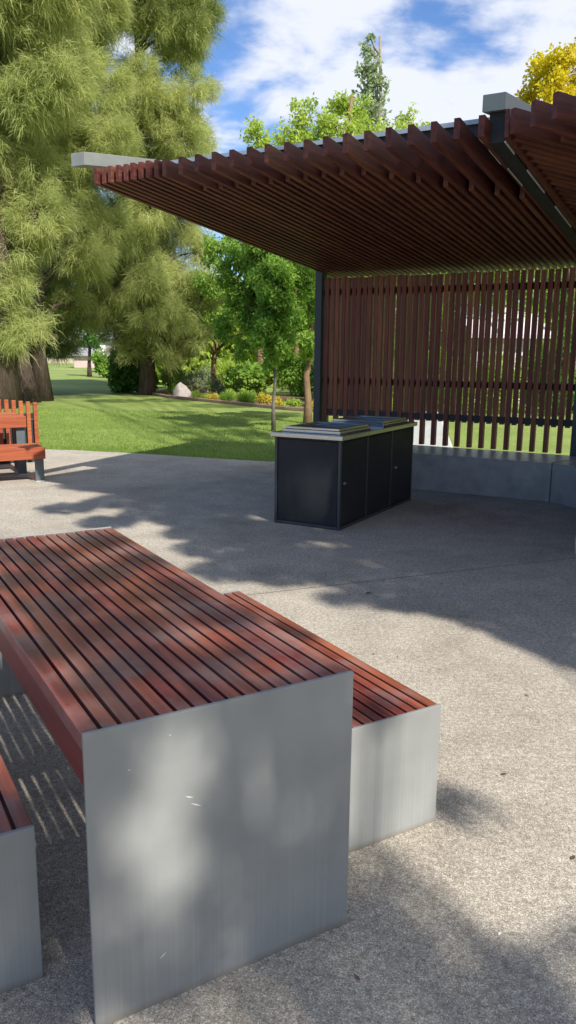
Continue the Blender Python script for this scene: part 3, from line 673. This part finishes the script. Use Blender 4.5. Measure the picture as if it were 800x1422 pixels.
# ------------------------------------------------------------------ far buildings
t = NT('brick'); v = t.coord((1, 1, 1)); br = t.n('TexBrick'); t.t.links.new(t.coord((4, 4, 4)), br.inputs[0])
br.inputs['Color1'].default_value = (.36,.20,.13,1); br.inputs['Color2'].default_value = (.27,.15,.11,1); br.inputs['Mortar'].default_value = (.5,.45,.4,1); br.inputs['Scale'].default_value = 1.2
M['brick'] = t.bsdf(br.outputs[0], .85)
M['white_paint'] = simple('white_paint', (.78,.76,.77), .6)
M['roof_tile'] = simple('roof_tile', (.30,.30,.32), .7)
M['lilac_paint'] = simple('lilac_paint', (.66,.56,.64), .6)
M['pink_wall'] = simple('pink_wall', (.55,.42,.38), .8)
M['window'] = simple('window_glass', (.04,.05,.06), .15)
def house(name, loc, rz, wx, dy, hz, rh, wallm, roofm, label, quoin=False, win=((.3,.2),), ov=.4):
    r = empty(name, loc, rz); tag(r, label, 'house')
    wl = MB().box(0, wx, 0, dy, 0, hz).add([(0,dy*.0+.001,hz),(wx,.001,hz),(wx,dy-.001,hz),(0,dy-.001,hz),(wx*.0+.0,dy/2,hz+rh*.98),(wx,dy/2,hz+rh*.98)], [(0,4,3),(1,2,5)]).build('wall', M[wallm], r)
    MB().add([(-ov,-ov,hz-.15),(wx+ov,-ov,hz-.15),(wx+ov,dy/2,hz+rh),(-ov,dy/2,hz+rh),(wx+ov,dy+ov,hz-.15),(-ov,dy+ov,hz-.15),
              (-ov,-ov,hz-.02),(wx+ov,-ov,hz-.02),(wx+ov,dy/2,hz+rh+.15),(-ov,dy/2,hz+rh+.15),(wx+ov,dy+ov,hz-.02),(-ov,dy+ov,hz-.02)],
             [(0,1,2,3),(3,2,4,5),(7,6,9,8),(8,9,11,10),(0,6,7,1),(5,4,10,11),(1,7,8,2),(2,8,10,4),(0,3,9,6),(3,5,11,9)]).build('roof', M[roofm], r)
    for x, z in win:
        f = MB().box(x*wx, x*wx+1.1, -.03, .0-.001, .9, 2.1).build('window', M['white_paint'], r)
        MB().box(x*wx+.08, x*wx+1.02, -.04, -.031, .98, 2.02).build('pane', M['window'], f)
    if quoin:
        qn = MB()
        for i in range(10):
            qn.box(-.03, .28 if i % 2 else .45, -.03, -.001, .3*i+.02, .3*i+.3)
        qn.build('corner_quoins', M['white_paint'], r)
    return r
p = G(138, 512); p = D(140, 512, 62)
house('brick_house', (p[0], 62, 0), R(-8), 9, 8, 2.7, 1.5, 'brick', 'roof_tile', 'red brick house with white corner quoins in the gap between the trees', True, ((.25,0),(.6,0)))
p = D(120, 512, 80)
house('pink_shed', (p[0]-1.2, 80, 0), 0, 2.6, 5, 1.3, .5, 'pink_wall', 'roof_tile', 'small pale pink shed left of the brick house far off', False, ())
p = D(278, 500, 44)
house('garden_house', (p[0], 44, 0), R(6), 11, 6, 2.6, 1.6, 'brick', 'roof_tile', 'brown brick house half hidden behind the garden shrubs', False, ((.1,0),(.45,0),(.75,0)))
p = D(662, 500, 27)
house('pale_house', (p[0], 27, 0), R(4), 2.0, 2.5, 2.3, .8, 'lilac_paint', 'lilac_paint', 'pale pinkish gabled house seen through the slatted screen', False, ())
# small dark car far off
p = D(104, 509, 88)
cr_ = empty('parked_car', (p[0], 88, 0), .1); tag(cr_, 'dark blue car parked far off in the gap between trees', 'car')
M['car_paint'] = simple('car_paint', (.02,.03,.09), .3); M['tyre'] = simple('tyre', (.02,.02,.02), .8)
prof = [(0,.35),(0,.75),(.5,.85),(1.0,.9),(1.5,1.32),(2.9,1.35),(3.5,.95),(4.1,.9),(4.2,.4)]
n = len(prof)
MB().add([(x, 0, z) for x, z in prof]+[(x, 1.7, z) for x, z in prof], [tuple(range(n)), tuple(range(n, 2*n))[::-1]]+[(i, i+n, (i+1) % n+n, (i+1) % n) for i in range(n)]).build('body', M['car_paint'], cr_, .05)
for x in (.85, 3.3):
    for y in (-.02, 1.52):
        MB().tube([(x, y, .32), (x, y+.2, .32)], .32, 14).build('wheel', M['tyre'], cr_)
MB().box(1.45, 2.9, -.01, -.001, .92, 1.25).build('side_window', M['window'], cr_)

# far woods on the horizon
def woods(name, x0, x1, y, hh, n, mat, label, size=(.8,1.6)):
    P = np.stack([rng.uniform(x0, x1, n), y+rng.uniform(-6, 6, n), rng.random(n)**.8*hh], 1)
    P[:, 2] *= .7+.3*np.sin(P[:, 0]*.11)*np.sin(P[:, 0]*.037+1)
    V, Fc = leaves(P, rng.uniform(*size, n), .9); o = mesh_np(name, V, Fc, mat); tag(o, label, 'trees', None, 'stuff')
woods('far_wood', -160, 30, 190, 11, 15000, M['leaf_far'], 'distant dark line of trees across the horizon on the left')
woods('garden_wood', -7.5, 1.5, 45, 8.0, 22000, M['leaf_lime'], 'mass of green trees behind the garden bed', (.25,.5))
woods('garden_wood', 1.5, 26, 33, 6.0, 22000, M['leaf_green'], 'mass of green trees beyond the slatted screen', (.2,.4))
woods('far_wood', 30, 180, 90, 9, 12000, M['leaf_deep'], 'distant line of trees beyond the park on the right')
q = G(118, 511)
leaf_tree('garden_tree', D(124, 510, 52)[:2], blob_lobes([(122,440,12),(130,455,14),(120,470,12),(135,475,12),(128,430,12),(118,455,10)], 52, .6), .13, 5, 'small dark tree standing before the brick house', dens=160, size=(.18,.32), mat='leaf_deep', bark='bark')

# ------------------------------------------------------------------ grass blades near the paving
n = 75000
gx = rng.uniform(-9, 2.2, n); u = rng.random(n)**1.5
ex = np.array([e[0] for e in edge[:12]]); ey = np.array([e[1] for e in edge[:12]])
gy = np.interp(gx, ex, ey)-.035*rng.random(n)+u*9
gp = np.stack([gx, gy, np.full(n, -.012)], 1)
d = norm(np.stack([rng.normal(size=n)*.5, rng.normal(size=n)*.5, np.ones(n)], 1))
V, Fc = strips(gp, d, rng.uniform(.025, .055, n), rng.uniform(.004, .009, n), rng.uniform(0, .5, n))
tag(mesh_np('grass', V, Fc, M['grass_blade']), 'short mown grass of the lawn beyond the paving', 'grass', None, 'stuff')

# ------------------------------------------------------------------ litter on the paving
def flat_leaf(px, py, l, a, mat, nm, label, cat):
    b = G(px, py); pts = [(-.5,0),(-.25,-.18),(.1,-.2),(.5,0),(.1,.2),(-.25,.17)]
    vs = [(b[0]+l*(x*math.cos(a)-y*math.sin(a)), b[1]+l*(x*math.sin(a)+y*math.cos(a)), .004+.1*l*abs(y)*2) for x, y in pts]+[(b[0], b[1], .004)]
    tag(MB().add(vs, [(i, (i+1) % 6, 6) for i in range(6)]).build(nm, mat), label, cat)
dl = simple('dead_leaf', (.08,.055,.04), .8)
flat_leaf(700, 1076, .03, .2, dl, 'dry_leaf', 'small dark dry leaf right of the bench', 'leaf')
flat_leaf(796, 1192, .03, .9, dl, 'dry_leaf', 'small dark leaf at the right edge of the paving', 'leaf')
flat_leaf(512, 824, .05, .5, dl, 'dry_leaf', 'dry leaf lying on the paving joint', 'leaf')
flat_leaf(694, 1298, .018, .9, M['white_paint'], 'paper_scrap', 'tiny white paper scrap on the paving at lower right', 'litter')
flat_leaf(586, 716, .04, .3, M['pale_concrete'], 'paper_scrap', 'pale scrap on the shaded paving near the barbecue', 'litter')

n = 160
lx = rng.uniform(-4, 4.5, n); ly = rng.uniform(.9, 12, n); ok = ly < np.interp(lx, ex, ey); 
lp = np.stack([lx, ly, np.full(n, .004)], 1)[ok]; n = len(lp)
th = rng.random(n)*6.28; dd = np.stack([np.cos(th), np.sin(th), np.full(n, .12)], 1); sd_ = np.stack([-np.sin(th), np.cos(th), np.zeros(n)], 1)
l_ = rng.uniform(.008, .028, (n, 1)); V = np.stack([lp, lp+dd*l_*.5+sd_*l_*.2, lp+dd*l_, lp+dd*l_*.5-sd_*l_*.2], 1).reshape(-1, 3)
tag(mesh_np('leaf_litter', V, np.arange(n)[:, None]*4+np.array([[0,3,2,1]]), simple('litter_brown', (.14,.09,.055), .9)), 'scattered specks of dry leaf litter on the paving', 'litter', None, 'stuff')
# ------------------------------------------------------------------ tall trees behind the viewpoint, towards the sun (they cast the dapples)
def ground_shadow(P):                                       # where the shadow of P falls
    return P[:2]-S[:2]*P[2]/S[2]
TXY = np.array(T(0, 0)[:2]); at = np.array([math.cos(YT), math.sin(YT)]); bt = np.array([-math.sin(YT), math.cos(YT)])
def panel(a, z):                                            # shadow ground point of a point on the near table panel
    p = TXY+at*a; return p-S[:2]*z/S[2]
def top_(a, b, z=.75):
    p = TXY+at*a+bt*b; return p-S[:2]*z/S[2]
def gg(x, y): return G(x, y)[:2]
shade = []   # (centre, radius, density)
for px, py, r in ((645,1122,.10),(612,1105,.08),(500,1215,.12),(520,1265,.12),(560,1300,.10),(470,1330,.16),(430,1380,.14),(700,1365,.16),(660,1400,.11),(745,1395,.12),(785,1300,.08),(600,1425,.10),(330,1410,.12),(690,1330,.08)):
    shade.append((gg(px, py), r, .42))
for px, py, r in ((430,775,.35),(500,800,.3),(560,830,.26),(470,830,.13),(640,840,.26),(700,860,.25),(760,880,.28),(800,905,.22),(330,790,.3),(300,760,.3),(360,745,.35),(420,740,.3),
                  (170,695,.35),(225,712,.35),(280,720,.4),(95,705,.25),(150,725,.25),(250,690,.4),(330,735,.4),(385,775,.3),(210,682,.35),(300,700,.45),(360,700,.45),(270,740,.25),(400,800,.2),(340,700,.5),(560,760,.5),(640,790,.5),(720,820,.4)):
    shade.append((gg(px, py), r, .9))
LW = ((.58,.14,.06,.06),(.14,.66,.06,.05),(.22,.13,.05,.06),(.10,.42,.10,.16),(.17,.27,.05,.08),(.26,.40,.07,.13),(.30,.62,.10,.08),(.46,.42,.05,.08),(.53,.40,.07,.11),(.45,.56,.09,.10),(.66,.58,.05,.1),(.03,.20,.04,.1),(.36,.24,.04,.07))
PL = []
BXY = TXY+at*-.5465+bt*.223
for i in range(45):
    a, z = rng.uniform(-.02, .50), rng.uniform(.02, .44)
    if ((a-.40)/.07)**2+((z-.2)/.08)**2 > 1: shade.append((BXY+at*a-S[:2]*z/S[2], .055, 1.))
for i in range(135):
    a, z = rng.uniform(-.03, .75), rng.uniform(.02, .76)
    if all(((a-u)/p_)**2+((z-v_)/q_)**2 > 1.0 for u, v_, p_, q_ in LW): PL.append((a, z, .06))
for a, z, r in PL:
    shade.append((panel(a, z), r, .62))
for a, b, r in ((.1,.25,.08),(.25,.35,.1),(.45,.25,.08),(.12,.6,.12),(.35,.65,.1),(.6,.6,.1),(.55,.9,.12),(.2,.95,.12),(.1,1.3,.1),(.4,1.25,.12),(.65,1.35,.1),(.3,1.6,.12),(.6,1.75,.12),(.1,1.85,.12),(.3,.05,.08),(.12,.05,.08)):
    shade.append((top_(a, b), r, .8))
for px, py, r in ((85,1290,.07),(100,1360,.09),(70,1400,.10),(30,1410,.12),(10,1395,.1)):
    shade.append((gg(px, py), r, 1.))
for a, b, r in ((1.05,.36,.07),(.95,.8,.12),(1.15,1.1,.1),(.9,1.4,.14),(-.15,.2,.2),(-.35,.5,.2),(-.2,.9,.2)):
    shade.append((top_(a, b, .43), r, .9))
qa = np.array([math.cos(QY), math.sin(QY)]); qb = np.array([-math.sin(QY), math.cos(QY)])
for i in range(30):
    a = -4.0+i*.15; b = 5.45+.9*rng.random(); z = 3.05
    shade.append((qa*a+qb*b-S[:2]*z/S[2], .30, .8))
    if i % 2 == 0: shade.append((qa*a+qb*5.3-S[:2]*z/S[2], .22, .9))
cent = np.array([s[0] for s in shade]); rad = np.array([s[1] for s in shade])
def cast_tree(name, label, tmin, tmax, sel, dens, lsize, trunkxy):
    P = []
    for i in sel:
        n = int(dens*(rad[i]/.12)**2*shade[i][2])
        rr = rad[i]*np.sqrt(rng.random((n, 1)))*1.15; th = rng.random(n)*2*math.pi
        gpt = cent[i]+rr*np.stack([np.cos(th), np.sin(th)], 1)
        t = rng.uniform(tmin, tmax)+rng.uniform(-.35, .35, n)
        P.append(np.stack([gpt[:, 0]+S[0]*t, gpt[:, 1]+S[1]*t, S[2]*t], 1))
    P = np.concatenate(P); root = empty(name, (trunkxy[0], trunkxy[1], 0)); tag(root, label, 'tree')
    o = np.array([trunkxy[0], trunkxy[1], 0.]); P = P-o
    mb = MB(); hz = P[:, 2].max()*.9
    mb.tube([(0,0,-.1),(.1,.05,hz*.35),(-.1,.1,hz*.7),(0,0,hz)], [.3,.22,.14,.05], 10)
    for j in rng.integers(0, len(P), 26):
        limb(mb, (0, 0, P[j][2]*.72), P[j], .03, .01, k=4)
    mb.build('trunk', M['bark'], root)
    V, Fc = leaves(P, rng.uniform(*lsize, len(P)), .6)
    mesh_np('crown', V, Fc, M['leaf_green'], root)
near = [i for i in range(len(shade)) if cent[i][1] < 4.6]
farr = [i for i in range(len(shade)) if cent[i][1] >= 4.6]
cast_tree('shade_tree', 'tall tree standing behind the viewpoint over the table', 10.5, 14, near, 190, (.05,.09), (5.3,-6.2))
cast_tree('shade_tree', 'tall tree behind the viewpoint shading the paving near the barbecue', 11, 15, farr, 120, (.07,.12), (6.2,-2.5))

def cast_lobes(pts, z=0.):
    global cent, rad, shade
    for x, y, r, d_ in pts: shade.append((gg(x, y), r, d_))
n0 = len(shade)
cast_lobes([(200,548,1.0,.5),(240,555,.9,.5),(120,545,1.6,.4),(290,590,.6,.6),(340,580,.8,.6),(380,575,.8,.6),(250,572,.5,.5),(330,600,.5,.6),(370,605,.5,.6),(280,610,.35,.6),(310,563,.9,.5),(160,556,.9,.5),(350,615,.35,.6),(240,600,.3,.6),(90,550,1.2,.5),(110,530,2.5,.4)])
cent = np.array([s_[0] for s_ in shade]); rad = np.array([s_[1] for s_ in shade])
cast_tree('shade_tree', 'very tall tree behind the viewpoint shading bands of the lawn', 26, 30, list(range(n0, len(shade))), 22, (.12,.2), (8., -3.))
